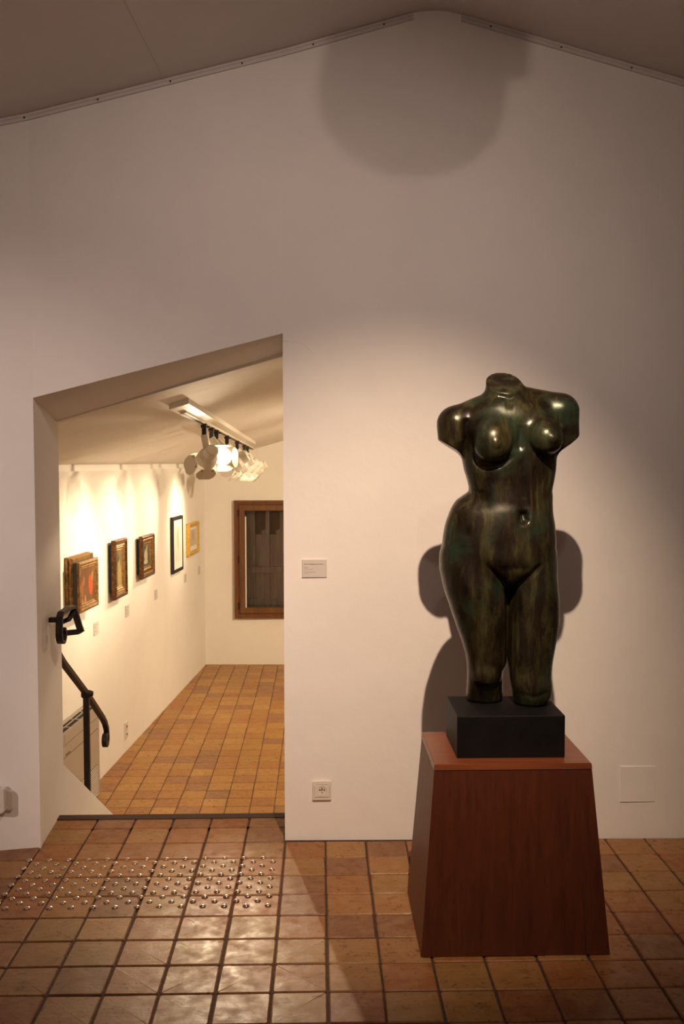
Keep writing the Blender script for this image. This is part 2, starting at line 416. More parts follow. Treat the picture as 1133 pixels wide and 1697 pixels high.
for r in range(0, 29):
    ya = LY + (r - 1) * TP
    wxx = WA.x + (ya - WA.y) * .0738
    for k in range(-9, 2):
        xa = LX + k * TP
        if xa + TP < wxx - .02: continue
        put_tile(f2, xa, xa + TP, ya, ya + TP, FZ, M_TILE2, .006); rows += 1
for r in range(-13, 30):
    ya = LY + (r - 1) * TP
    wxx = WA.x + (ya - WA.y) * .0738
    for k in range(-12, 16):
        if 0 <= r < 29 and k < 2: continue
        xa = LX + k * TP
        if xa + TP < wxx - .02 or ya > 11.6: continue
        tile_mesh(bm, xa + TP / 2, ya + TP / 2, FZ, TS, TS, rt)
o = obj('outer_tiles', bm, M_TILE2_I, f2); o['kind'] = 'stuff'
# stair down from the doorway
st = thing('staircase', 'short flight of tiled steps going down behind the doorway threshold', 'stairs', (-.67, 5.0, FZ))
for i in range(4):
    z = -.16 * (i + 1); y = 4.548 + .27 * i
    bm = B(); box(bm, (-1.186, y, FZ), (-.155, y + .28, z), .004); obj('step', bm, M_TILE2, st)
# tactile studs in front of the stair
ts = thing('tactile_strip', 'band of raised metal warning studs on the tiles in front of the doorway', 'tactile paving', (-.68, 3.7, 0))
bm = B(); r = .0122
prof = [(r, 0), (r * .95, .0028), (r * .76, .0050), (r * .42, .0064)]
rings = [[bm.verts.new((a * math.cos(t * PI / 6), a * math.sin(t * PI / 6), z)) for t in range(12)] for a, z in prof]
for a, b in zip(rings, rings[1:]):
    for i in range(12): bm.faces.new((a[i], a[(i + 1) % 12], b[(i + 1) % 12], b[i]))
c = bm.verts.new((0, 0, .0069))
for i in range(12): bm.faces.new((rings[-1][i], rings[-1][(i + 1) % 12], c))
bmesh.ops.recalc_face_normals(bm, faces=bm.faces)
me = bpy.data.meshes.new('stud'); bm.to_mesh(me); bm.free(); me.materials.append(M_METAL); me.polygons.foreach_set('use_smooth', [True] * len(me.polygons))
for i in range(12):
    y = 3.936 - .0391 * i; xs = -.228 if i % 2 == 0 else -.1885
    for k in range(13):
        o = bpy.data.objects.new('stud', me); C.objects.link(o); o.parent = ts
        o.location = Vector((xs - .0787 * k + rt.uniform(-.001, .001), y + rt.uniform(-.001, .001), .0002)) - ts.location

# ------------------------------------------------------------------ pedestal, block, torso
pd = thing('pedestal', 'tapered reddish brown mahogany pedestal under the black block and bronze torso', 'pedestal', (.632, 3.36, 0))
zt = .62
bot = [(.327, 3.115), (.944, 3.115), (.944, 3.602), (.327, 3.602)]; tp = [(.3755, 3.1655), (.8900, 3.1655), (.8900, 3.553), (.3755, 3.553)]
# four veneered side panels + top panel
def lerp2(a, b, t): return (a[0] + (b[0] - a[0]) * t, a[1] + (b[1] - a[1]) * t)
cx, cy = .632, 3.36
M_PED_LIT = wood('mahogany_lit_side', [(.12, .034, .012), (.165, .050, .018), (.21, .068, .025)], .5, 'Z', 1)  # same mahogany, light on the sides put into a lighter colour
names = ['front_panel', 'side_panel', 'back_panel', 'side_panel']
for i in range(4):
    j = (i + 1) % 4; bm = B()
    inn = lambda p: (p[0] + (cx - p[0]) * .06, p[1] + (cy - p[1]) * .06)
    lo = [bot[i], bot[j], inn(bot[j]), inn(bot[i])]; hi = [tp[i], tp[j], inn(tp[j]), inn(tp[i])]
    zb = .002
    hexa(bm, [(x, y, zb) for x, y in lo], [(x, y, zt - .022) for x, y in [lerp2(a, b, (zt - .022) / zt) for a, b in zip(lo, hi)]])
    obj(names[i], bm, M_PED_LIT if i % 2 else M_PED, pd)
bm = B(); q = [lerp2(a, b, (zt - .021) / zt) for a, b in zip(bot, tp)]; e = .0015
q = [(x + (e if x > cx else -e), y + (e if y > cy else -e)) for x, y in q]; t2 = [(x + (e if x > cx else -e) * .5, y + (e if y > cy else -e) * .5) for x, y in tp]
hexa(bm, [(x, y, zt - .021) for x, y in q], [(x, y, zt) for x, y in t2]); bmesh.ops.bevel(bm, geom=list(bm.edges), offset=.0022, segments=2, affect='EDGES'); obj('top_panel', bm, M_PEDT, pd)
bm = B(); x = .865   # joint in the front veneer, low on the right
hexa(bm, [(x - .0008, 3.1146, .003), (x + .0008, 3.1146, .003), (x + .0008, 3.118, .003), (x - .0008, 3.118, .003)], [(x - .0068, 3.1146 + .0188, .235), (x - .0058, 3.1146 + .0188, .235), (x - .0058, 3.137, .235), (x - .0068, 3.137, .235)])
obj('veneer_joint', bm, M_HOLE, pd)
bm = B(); box(bm, (.4575, 3.228, zt), (.8185, 3.507, .762), .003)
tag(obj('plinth_block', bm, M_BLACKBLOCK, base=(.638, 3.367, zt)), 'black rectangular block between the wooden pedestal and the bronze torso', 'plinth')

# torso as a smooth implicit surface, units u = 1/3.333 px of the photo at the statue's distance
K = .000630; AX, AZ, AY = .3155, 1.9932, 3.42   # world = (AX + x K, AY + y K, AZ - z K)
h = 6.0
gx = np.arange(110, 980, h); gy = np.arange(-330, 330, h); gz = np.arange(90, 1990, h)
X, Y, Z = np.meshgrid(gx.astype(np.float32), gy.astype(np.float32), gz.astype(np.float32), indexing='ij')
def hermite(zs, vs, z):
    return np.interp(z, zs, vs) if len(zs) < 3 else pch(np.array(zs, float), np.array(vs, float), z)
def pch(x, y, xi):
    hh = np.diff(x); d = np.diff(y) / hh; m = np.zeros_like(y)
    for i in range(1, len(x) - 1):
        if d[i - 1] * d[i] > 0: m[i] = 2 * d[i - 1] * d[i] / (d[i - 1] + d[i])
    m[0] = d[0]; m[-1] = d[-1]
    i = np.clip(np.searchsorted(x, xi) - 1, 0, len(x) - 2); t = np.clip((xi - x[i]) / hh[i], 0, 1)
    return (y[i] * (1 + 2 * t) * (1 - t) ** 2 + m[i] * hh[i] * t * (1 - t) ** 2 + y[i + 1] * t * t * (3 - 2 * t) + m[i + 1] * hh[i] * t * t * (t - 1))
def loft(tab, p=2.3, cap0=30, cap1=30):
    """tab rows: z, xL, xR, yFront, yBack"""
    T = np.array(tab, float); zs = T[:, 0]
    zc = np.clip(gz, zs[0], zs[-1])
    L, R, F_, Bk = [pch(zs, T[:, i], zc) for i in (1, 2, 3, 4)]
    cx, cy, a, b = (L + R) / 2, (F_ + Bk) / 2, (R - L) / 2, (Bk - F_) / 2
    dx = np.abs((X - cx) / a); dy = np.abs((Y - cy) / b)
    r = (dx ** p + dy ** p) ** (1 / p)
    f = (r - 1) * np.minimum(a, b)
    dz = np.maximum(zs[0] - gz, gz - zs[-1])[None, None, :]
    return np.where(dz > 0, np.sqrt(np.maximum(f + cap0, 0) ** 2 + (dz + 0.0) ** 2) - cap0, np.maximum(f, -1e3)) if cap0 else np.maximum(f, dz)
def ell(c, r, rot=0):
    x, y, z = X - c[0], Y - c[1], Z - c[2]
    if rot:
        cr, sr = math.cos(rot), math.sin(rot); x, z = cr * x + sr * z, -sr * x + cr * z
    q = np.sqrt((x / r[0]) ** 2 + (y / r[1]) ** 2 + (z / r[2]) ** 2); g = np.sqrt((x / r[0] ** 2) ** 2 + (y / r[1] ** 2) ** 2 + (z / r[2] ** 2) ** 2) + 1e-6
    return q * (q - 1) / g
def cone(a, b, r1, r2, sy=1.0):
    a, b = np.array(a, float), np.array(b, float); d = b - a
    t = np.clip(((X - a[0]) * d[0] + (Y - a[1]) * d[1] + (Z - a[2]) * d[2]) / (d @ d), 0, 1)
    return np.sqrt((X - a[0] - t * d[0]) ** 2 + ((Y - a[1] - t * d[1]) * sy) ** 2 + (Z - a[2] - t * d[2]) ** 2) - (r1 + (r2 - r1) * t)
def smin(a, b, k):
    hh = np.clip(.5 + .5 * (b - a) / k, 0, 1); return b + (a - b) * hh - k * hh * (1 - hh)
def smax(a, b, k): return -smin(-a, -b, k)
T1 = [(330, 345, 735, -70, 150), (400, 300, 790, -120, 170), (500, 292, 806, -150, 180), (575, 290, 812, -158, 178), (650, 300, 808, -156, 165), (720, 320, 797, -152, 152), (780, 333, 785, -150, 146), (850, 338, 776, -143, 150), (960, 345, 768, -125, 160)]
T2 = [(772, 345, 748, -40, 120), (800, 302, 775, -75, 155), (830, 262, 778, -105, 170), (890, 226, 782, -144, 188), (980, 197, 800, -162, 205), (1060, 186, 808, -172, 222), (1130, 180, 812, -170, 232), (1200, 184, 814, -150, 235), (1270, 215, 800, -110, 225)]
T3 = [(1130, 184, 525, -130, 200), (1200, 179, 532, -152, 205), (1300, 190, 540, -160, 200), (1410, 224, 542, -152, 180), (1530, 264, 542, -135, 155), (1630, 299, 541, -118, 135), (1720, 321, 541, -106, 122), (1785, 326, 524, -95, 120), (1850, 327, 528, -75, 130), (1920, 326, 530, -50, 140), (1990, 328, 520, -38, 145)]
T4 = [(1130, 560, 808, -140, 195), (1200, 550, 816, -160, 200), (1300, 543, 825, -168, 195), (1400, 542, 832, -165, 172), (1495, 542, 829, -160, 140), (1585, 544, 816, -158, 115), (1665, 546, 801, -155, 95), (1740, 548, 789, -150, 85), (1800, 554, 785, -150, 80), (1860, 565, 790, -150, 82), (1905, 573, 787, -146, 84), (1950, 580, 768, -132, 80), (1990, 590, 745, -118, 70)]
chest = loft(T1, 2.25); hip = loft(T2, 2.3); legL = loft(T3, 2.15); legR = loft(T4, 2.15)
# shoulders, neck, arm stubs
tr1 = cone((500, 25, 300), (262, 10, 412), 92, 100); tr2 = cone((565, 25, 275), (828, 10, 335), 88, 96)
armL = cone((250, 8, 408), (226, 0, 535), 95, 72, .92); armR = cone((836, 8, 345), (868, -4, 530), 98, 70, .92)
armL = smax(armL, ((Z - 500) - .60 * (X - 165)) * .857, 6); armR = smax(armR, ((Z - 470) - .75 * (937 - X)) * .80, 6)
neck = cone((525, 20, 340), (520, 6, 235), 96, 96); neck = smin(neck, cone((519, 4, 250), (518, 0, 60), 96, 103), 20)
delt = smin(smin(tr1, tr2, 55), neck, 34)
delt = smax(delt, ((180 - .66 * Y) - Z) * .83, 4)
body = smin(chest, delt, 60)
body = smin(body, ell((555, -70, 400), (215, 82, 120)), 60)
body = smin(body, armL, 34); body = smin(body, armR, 30)
# breasts: crisp fold below, soft blend above
def breast(body, c, r, rot):
    e = ell(c, r, rot); kk = np.interp(gz, [c[2] - r[2] * .6, c[2] + r[2] * .35], [70, 13])[None, None, :].astype(np.float32)
    return smin(body, e, kk)
body = breast(body, (434, -146, 508), (104, 98, 112), .25); body = breast(body, (722, -142, 488), (94, 92, 92), -.25)
body = smin(body, ell((436, -238, 520), (16, 10, 16)), 22); body = smin(body, ell((742, -228, 492), (15, 9, 15)), 22)
# waist and hips: sharp fold on the left flank
waist = smin(body, hip, 16)
soft = smin(body, hip, 40)
wgt = np.clip((X - 325) / 70, 0, 1); body = waist * (1 - wgt) + soft * wgt
body = smin(body, ell((575, -88, 1040), (170, 78, 200)), 110)
body = smin(body, ell((545, -112, 1150), (120, 72, 95)), 60)                     # lower belly
# legs
legs = smin(legL, legR, 14)
body = smin(body, ell((545, -95, 1215), (75, 68, 75)), 30)
body = smin(body, legs, 34)
body = smin(body, ell((350, 150, 1130), (150, 115, 150)), 50); body = smin(body, ell((655, 150, 1130), (150, 115, 150)), 50)
body = smax(body, -cone((515, 290, 1000), (515, 275, 1260), 14, 20), 26)
body = smin(body, ell((425, -66, 1795), (58, 40, 50)), 40); body = smin(body, ell((665, -112, 1840), (62, 38, 62)), 40)
zb = (AZ - .7615) / K
body = smax(body, (Z - zb).astype(np.float32), 18)
def surface_nets(F, g0, h):
    s = F < 0; nx, ny, nz = F.shape
    acc = np.zeros((nx - 1, ny - 1, nz - 1, 3), np.float32); cnt = np.zeros((nx - 1, ny - 1, nz - 1), np.float32)
    for ax in range(3):
        o1, o2 = [a for a in range(3) if a != ax]
        sl0 = [slice(None)] * 3; sl1 = [slice(None)] * 3; sl0[ax] = slice(0, -1); sl1[ax] = slice(1, None)
        f0, f1 = F[tuple(sl0)], F[tuple(sl1)]; cr = s[tuple(sl0)] != s[tuple(sl1)]
        t = np.where(cr, f0 / np.where(cr, f0 - f1, 1), 0)
        for a in (0, 1):
            for b in (0, 1):
                q = [slice(None)] * 3; q[o1] = slice(a, F.shape[o1] - 1 + a); q[o2] = slice(b, F.shape[o2] - 1 + b)
                c = cr[tuple(q)]; cnt += c
                acc[..., ax] += np.where(c, t[tuple(q)], 0); acc[..., o1] += c * a; acc[..., o2] += c * b
    act = cnt > 0; idx = -np.ones(act.shape, np.int64); idx[act] = np.arange(act.sum())
    P = np.argwhere(act) + acc[act] / cnt[act][:, None]; P = P * h + np.array(g0)
    quads = []
    for ax in range(3):
        o1, o2 = (ax + 1) % 3, (ax + 2) % 3
        sl0 = [slice(1, -1)] * 3; sl1 = [slice(1, -1)] * 3; sl0[ax] = slice(0, -1); sl1[ax] = slice(1, None)
        a0, a1 = s[tuple(sl0)], s[tuple(sl1)]; cr = np.argwhere(a0 != a1)
        if not len(cr): continue
        base = cr.copy(); base[:, o1] += 1; base[:, o2] += 1
        def I(d1, d2):
            q = base.copy(); q[:, o1] += d1; q[:, o2] += d2; return idx[q[:, 0], q[:, 1], q[:, 2]]
        Q = np.stack([I(-1, -1), I(0, -1), I(0, 0), I(-1, 0)], 1); flip = a1[tuple(cr.T)]
        Q[flip] = Q[flip][:, ::-1]; quads.append(Q)
    return P, np.concatenate(quads)
V_, Q_ = surface_nets(body.astype(np.float32), (gx[0], gy[0], gz[0]), h)
del X, Y, Z, body, chest, hip, legL, legR, waist, soft, legs
# modelled relief on the front: grooves (+) and swellings (-) along polylines in the x-z plane
def seg_d(px, pz_, a, b):
    d = np.array([b[0] - a[0], b[1] - a[1]], float); t = np.clip(((px - a[0]) * d[0] + (pz_ - a[1]) * d[1]) / (d @ d), 0, 1)
    return np.hypot(px - a[0] - t * d[0], pz_ - a[1] - t * d[1]), t
front = np.clip((-V_[:, 1] - 20) / 60, 0, 1)
RELIEF = [([(412, 1178), (450, 1215), (495, 1262), (530, 1308), (541, 1325)], 13, 26, 1), ([(690, 1170), (650, 1215), (605, 1255), (565, 1300), (541, 1325)], 13, 26, 1),
          ([(541, 1305), (541, 1360)], 15, 22, 1), ([(541, 1350), (541, 1730)], 12, 13, 0), ([(468, 1196), (520, 1188), (580, 1186), (640, 1194)], 20, 8, 1),
          ([(597, 902), (599, 926)], 19, 34, 0), ([(596, 862), (596, 890)], 26, 8, 0), ([(598, 958), (600, 968)], 20, -5, 0),
          ([(583, 415), (578, 480), (574, 560)], 20, 12, 1), ([(580, 600), (592, 700), (597, 850)], 24, 7, 1),
          ([(330, 575), (352, 625), (400, 648), (470, 636), (545, 585)], 11, 11, 1), ([(660, 560), (710, 584), (760, 582), (800, 555)], 10, 9, 1),
          ([(505, 300), (550, 300)], 26, 9, 1), ([(470, 258), (530, 275), (600, 255)], 14, 9, 1),
          ([(800, 390), (806, 470), (812, 550)], 14, 12, 1), ([(300, 400), (305, 470), (292, 560)], 14, 16, 0),
          ([(640, 640), (690, 700), (720, 800), (715, 880)], 26, 7, 1), ([(420, 700), (400, 780), (410, 860)], 26, 6, 1),
          ([(318, 758), (350, 775), (390, 785)], 11, 7, 1), ([(350, 1842), (420, 1852), (500, 1838)], 12, 9, 1),
          ([(600, 1880), (670, 1895), (745, 1870)], 14, 6, 1), ([(700, 1420), (712, 1650), (690, 1780)], 40, -5, 1), ([(330, 1300), (370, 1550), (400, 1700)], 40, -4, 1)]
for pts, wd, dep, taper in RELIEF:
    best = np.full(len(V_), 1e9); tt = np.zeros(len(V_)); n_ = len(pts) - 1
    for i in range(n_):
        d, t = seg_d(V_[:, 0], V_[:, 2], pts[i], pts[i + 1]); m_ = d < best; best[m_] = d[m_]; tt[m_] = (i + t[m_]) / n_
    a = np.exp(-(best / wd) ** 2) * front
    if taper: a = a * np.clip(np.minimum(tt, 1 - tt) * 5 + .25, 0, 1)
    V_[:, 1] += dep * a
Vw = np.stack([V_[:, 0] * K, V_[:, 1] * K, -V_[:, 2] * K + AZ - .762], 1)
ox = .635; Vw[:, 0] += AX - ox
Vw[:, 2] = np.maximum(Vw[:, 2], 0)
me = bpy.data.meshes.new('torso'); me.vertices.add(len(Vw)); me.vertices.foreach_set('co', Vw.astype(np.float32).ravel())
me.loops.add(Q_.size); me.loops.foreach_set('vertex_index', Q_.ravel().astype(np.int32)); me.polygons.add(len(Q_))
me.polygons.foreach_set('loop_start', np.arange(0, Q_.size, 4, dtype=np.int32)); me.polygons.foreach_set('use_smooth', np.ones(len(Q_), bool)); me.update(); me.validate()
bm = bmesh.new(); bm.from_mesh(me); bmesh.ops.recalc_face_normals(bm, faces=bm.faces)
for _ in range(1): bmesh.ops.smooth_vert(bm, verts=[v for v in bm.verts if v.co.z > .004], factor=.5, use_axis_x=True, use_axis_y=True, use_axis_z=True)
bm.to_mesh(me); bm.free()
sc = thing('bronze_torso', 'headless armless bronze female torso with dark green patina on the black block', 'sculpture', (ox, AY, .762))
link('figure', me, M_BRONZE, sc)

# ------------------------------------------------------------------ wall labels, sockets, plates of the upper room
def text(parent, s, loc, size, m, rz=0, dir_x=(1, 0, 0), nrm=(0, -1, 0), name='lettering'):
    cu = bpy.data.curves.new('txt', 'FONT'); cu.body = s; cu.size = size; cu.extrude = .0002; cu.resolution_u = 2
    to = bpy.data.objects.new('txt', cu); C.objects.link(to)
    me = bpy.data.meshes.new_from_object(to.evaluated_get(bpy.context.evaluated_depsgraph_get())); bpy.data.objects.remove(to)
    dx = Vector(dir_x); nn = Vector(nrm); R = Matrix((dx, Vector((0, 0, 1)), nn)).transposed().to_4x4()
    me.transform(Matrix.Translation(Vector(loc) - wloc(parent)) @ R)
    me.materials.clear(); return link(name, me, m, parent)
lb = thing('wall_label', 'small white caption card on the wall left of the bronze torso', 'label', (-.02, 4.13, 1.16))
bm = B(); yw = wy(-.02); box(bm, (-.071, yw - .006, 1.122), (.033, yw + .004, 1.197), .0008); obj('card', bm, M_CARD, lb)
text(lb, 'Torse de Baigneuse de Vénus', (-.062, yw - .0064, 1.176), .0068, M_INK)
text(lb, '(1)', (-.062, yw - .0064, 1.1695), .004, M_INK2); text(lb, 'Bronze', (-.062, yw - .0064, 1.1615), .0058, M_INK2)
text(lb, 'fonte, vers 1918', (-.062, yw - .0064, 1.154), .0052, M_INK2); text(lb, 'Musée, dépôt de la Ville', (-.062, yw - .0064, 1.143), .0050, M_INK2)
text(lb, 'Inv. 1961', (-.062, yw - .0064, 1.1365), .0050, M_INK2)

def rrect(bm, cx, cz_, w, hh, r, y0, y1, n=5):
    pts = []
    for (sx, sz), a0 in (((1, 1), 0), ((-1, 1), 90), ((-1, -1), 180), ((1, -1), 270)):
        for i in range(n + 1):
            a = math.radians(a0 + 90 * i / n); pts.append((cx + sx * (w / 2 - r) + r * math.cos(a), cz_ + sz * (hh / 2 - r) + r * math.sin(a)))
    a = [bm.verts.new((x, y0, z)) for x, z in pts]; b = [bm.verts.new((x, y1, z)) for x, z in pts]
    bm.faces.new(a); bm.faces.new(b[::-1])
    for i in range(len(a)): j = (i + 1) % len(a); bm.faces.new((a[i], a[j], b[j], b[i]))
sk = thing('wall_socket', 'square white earthed power socket low on the wall left of the pedestal', 'socket', (.0105, 4.13, .21))
xc, zc, yw = .0105, .2115, wy(.01)
bm = B(); rrect(bm, xc, zc, .079, .079, .004, yw - .010, yw + .004); obj('cover_plate', bm, M_PLASTIC, sk)
# insert with a round recessed well: ring + recessed dish
bm = B(); rrect(bm, xc, zc, .066, .053, .007, yw - .0105, yw - .009); obj('gap', bm, M_DARKLINE, sk)
bm = B()
nn = 32; well = [(xc + .0195 * math.cos(2 * PI * i / nn), zc + .0195 * math.sin(2 * PI * i / nn)) for i in range(nn)]
outer = [(xc + max(-.032, min(.032, .048 * math.cos(2 * PI * i / nn))), zc + max(-.0255, min(.0255, .048 * math.sin(2 * PI * i / nn)))) for i in range(nn)]
A_ = [bm.verts.new((x, yw - .0130, z)) for x, z in outer]; B_ = [bm.verts.new((x, yw - .0135, z)) for x, z in well]; D_ = [bm.verts.new((x, yw - .0005, z)) for x, z in well]; E_ = [bm.verts.new((x, yw - .0095, z)) for x, z in outer]
for i in range(nn):
    j = (i + 1) % nn
    bm.faces.new((A_[i], A_[j], B_[j], B_[i])); bm.faces.new((B_[i], B_[j], D_[j], D_[i])); bm.faces.new((E_[i], E_[j], A_[j], A_[i]))
obj('insert', bm, M_PLASTIC, sk)
bm = B(); cyl(bm, (xc, yw - .0112, zc), (xc, yw - .0106, zc), .0192, n=28); obj('well_floor', bm, M_PLASTIC, sk)
for dx, dz, rr in ((-.0095, .004, .0031), (.0095, .004, .0031), (0, -.0075, .0022)):
    bm = B(); cyl(bm, (xc + dx, yw - .0122, zc + dz), (xc + dx, yw - .0110, zc + dz), rr, n=12); obj('pin_hole', bm, M_HOLE, sk)
bm = B(); cyl(bm, (xc, yw - .019, zc + .0105), (xc, yw - .0106, zc + .0105), .0026, .0028, n=12); obj('earth_pin', bm, M_SCREW, sk)
# plug adapter at the left edge of the picture
pa = thing('plug_adapter', 'beige plug adapter in a wall socket at the far left edge, near the floor', 'plug', (-1.33, 4.04, .22))
yw = wy(-1.31)
bm = B(); rrect(bm, -1.309, .212, .080, .080, .006, yw - .010, yw + .012); obj('cover_plate', bm, M_PLASTIC, pa)
bm = B(); rrect(bm, -1.325, .224, .074, .100, .010, yw - .055, yw - .009); bmesh.ops.bevel(bm, geom=[e for e in bm.edges if abs(e.verts[0].co.y - e.verts[1].co.y) < 1e-5 and e.verts[0].co.y < yw - .05], offset=.003, segments=2, affect='EDGES'); obj('adapter_body', bm, M_PLASTIC, pa)
bm = B(); cyl(bm, (-1.312, yw - .0562, .205), (-1.312, yw - .0545, .205), .0085, n=20); obj('round_hole', bm, M_HOLE, pa)
bm = B(); box(bm, (-1.325, yw - .05, .2735), (-1.308, yw - .03, .2755), .0006); obj('switch', bm, M_HOLE, pa)
bm = B(); box(bm, (1.283, wy(1.36) - .0035, .155), (1.431, wy(1.36) + .006, .309), .0012)
tag(obj('access_panel', bm, M_WALL, base=(1.357, 4.113, .23)), 'square painted access panel low on the wall right of the pedestal', 'panel')

# ------------------------------------------------------------------ wrought iron handrail
hr = thing('handrail', 'black wrought iron handrail with scrolled ends beside the stair', 'handrail', (-1.19, 4.5, .8))
bm = B()
def curl(c, r0, a0, a1, n, shrink=.55):
    """spiral in the y-z plane"""
    out = []
    for i in range(n + 1):
        t = i / n; a = math.radians(a0 + (a1 - a0) * t); r = r0 * (1 - (1 - shrink) * t)
        out.append((c[0], c[1] + r * math.cos(a), c[2] + r * math.sin(a)))
    return out
near = curl((-1.118, 4.285, .862), .045, 170, 420, 14, .5)[::-1]
path = near + [(-1.118, 4.245, .900), (-1.118, 4.252, .938), (-1.118, 4.275, .953), (-1.118, 4.40, .956), (-1.118, 4.485, .950), (-1.118, 4.515, .925), (-1.118, 4.60, .838), (-1.118, 4.622, .822)]
sweep(bm, path, sq(.0145, .0075), fixed=(1, 0, 0)); obj('upper_rail', bm, M_IRON, hr)
bm = B(); sweep(bm, [(-1.112, 4.618, .826), (-1.13, 4.628, .812), (-1.19, 4.635, .805), (-1.262, 4.64, .803), (-1.28, 4.655, .797)], sq(.0125, .0125), up=(0, 0, 1)); obj('return_bar', bm, M_IRON, hr)
bm = B()
far = curl((-1.27, 5.815, -.035), .042, 20, -290, 14, .5)
path = [(-1.272, 4.64, .78), (-1.27, 4.88, .615), (-1.27, 5.36, .345), (-1.27, 5.74, .112), (-1.27, 5.80, .068), (-1.27, 5.842, .02)] + far[1:]
sweep(bm, path, sq(.0145, .0145), fixed=(1, 0, 0)); obj('lower_rail', bm, M_IRON, hr)
bm = B(); box(bm, (-1.285, 5.335, FZ), (-1.254, 5.366, .342), .003); obj('post', bm, M_IRON, hr)
bm = B(); box(bm, (-1.295, 5.325, .325), (-1.243, 5.378, .365), .012); cyl(bm, (-1.245, 5.35, .348), (-1.232, 5.35, .348), .018, .012, n=14); obj('collar', bm, M_IRON, hr)
bm = B(); box(bm, (-1.172, 4.275, .912), (-1.118, 4.300, .934), .003); obj('wall_bracket', bm, M_IRON, hr)
bm = B(); sweep(bm, [(-1.118, 4.50, .945), (-1.120, 4.49, .925), (-1.135, 4.478, .895), (-1.175, 4.47, .880), (-1.20, 4.47, .88)], sq(.011, .008), up=(0, 1, 0)); obj('bracket', bm, M_IRON, hr)

# ------------------------------------------------------------------ fan heater cabinet on the lower floor
fh = thing('heater_cabinet', 'beige fan heater cabinet with black top slots standing under the first painting', 'heater', W(-.9, .05, FZ))
E1 = .115; s0, s1, z0, z1 = -1.70, -.335, FZ + .02, -.128
def wb(bm, sa, sb, ea, eb, za, zb, bev=0):
    v = hexa(bm, [W(sa, ea, za), W(sb, ea, za), W(sb, eb, za), W(sa, eb, za)], [W(sa, ea, zb), W(sb, ea, zb), W(sb, eb, zb), W(sa, eb, zb)])
    if bev: bmesh.ops.bevel(bm, geom=list({e for q in v for e in q.link_edges}), offset=bev, segments=2, affect='EDGES')
bm = B(); wb(bm, s0, s1, .002, E1, z0, z1, .006); obj('casing', bm, M_BEIGE, fh)
bm = B(); wb(bm, s0 + .04, s1 - .03, .01, E1 - .012, FZ, z0 + .01); obj('foot', bm, M_DARKLINE, fh)
for ea, eb in ((.044, .062), (.076, .104)):
    bm = B(); wb(bm, s0 + .05, s1 - .08, ea, eb, z1 - .004, z1 + .0015); obj('air_slot', bm, M_HOLE, fh)
for i in range(6):
    bm = B(); s = s0 + .14 + i * .2; wb(bm, s, s + .012, .042, .106, z1 - .002, z1 + .004); obj('slot_rib', bm, M_BEIGE, fh)
for z, sa, sb, t in ((-.210, s0 + .15, s1 - .04, .0028), (-.290, s0 + .15, s1 - .04, .0045)):
    bm = B(); wb(bm, sa, sb, E1 - .001, E1 + .0008, z - t / 2, z + t / 2); obj('seam', bm, M_DARKLINE, fh)
bm = B(); wb(bm, -1.085, -1.082, E1 - .001, E1 + .0008, -.21, -.14); obj('seam', bm, M_DARKLINE, fh)
bm = B(); wb(bm, -1.07, -.98, E1 - .001, E1 + .001, -.283, -.272); obj('maker_mark', bm, M_DARKLINE, fh)
for i in range(13):
    z = -.755 + i * .0165
    bm = B(); wb(bm, -1.35, -.39, E1 - .001, E1 + .0006, z + .0055, z + .0125); obj('louvre_slot', bm, M_SLOT, fh)
    bm = B(); hexa(bm, [W(-1.35, E1 - .003, z), W(-.39, E1 - .003, z), W(-.39, E1 + .002, z - .001), W(-1.35, E1 + .002, z - .001)],
                   [W(-1.35, E1 - .003, z + .005), W(-.39, E1 - .003, z + .005), W(-.39, E1 + .002, z + .004), W(-1.35, E1 + .002, z + .004)]); obj('louvre', bm, M_SLAT, fh)

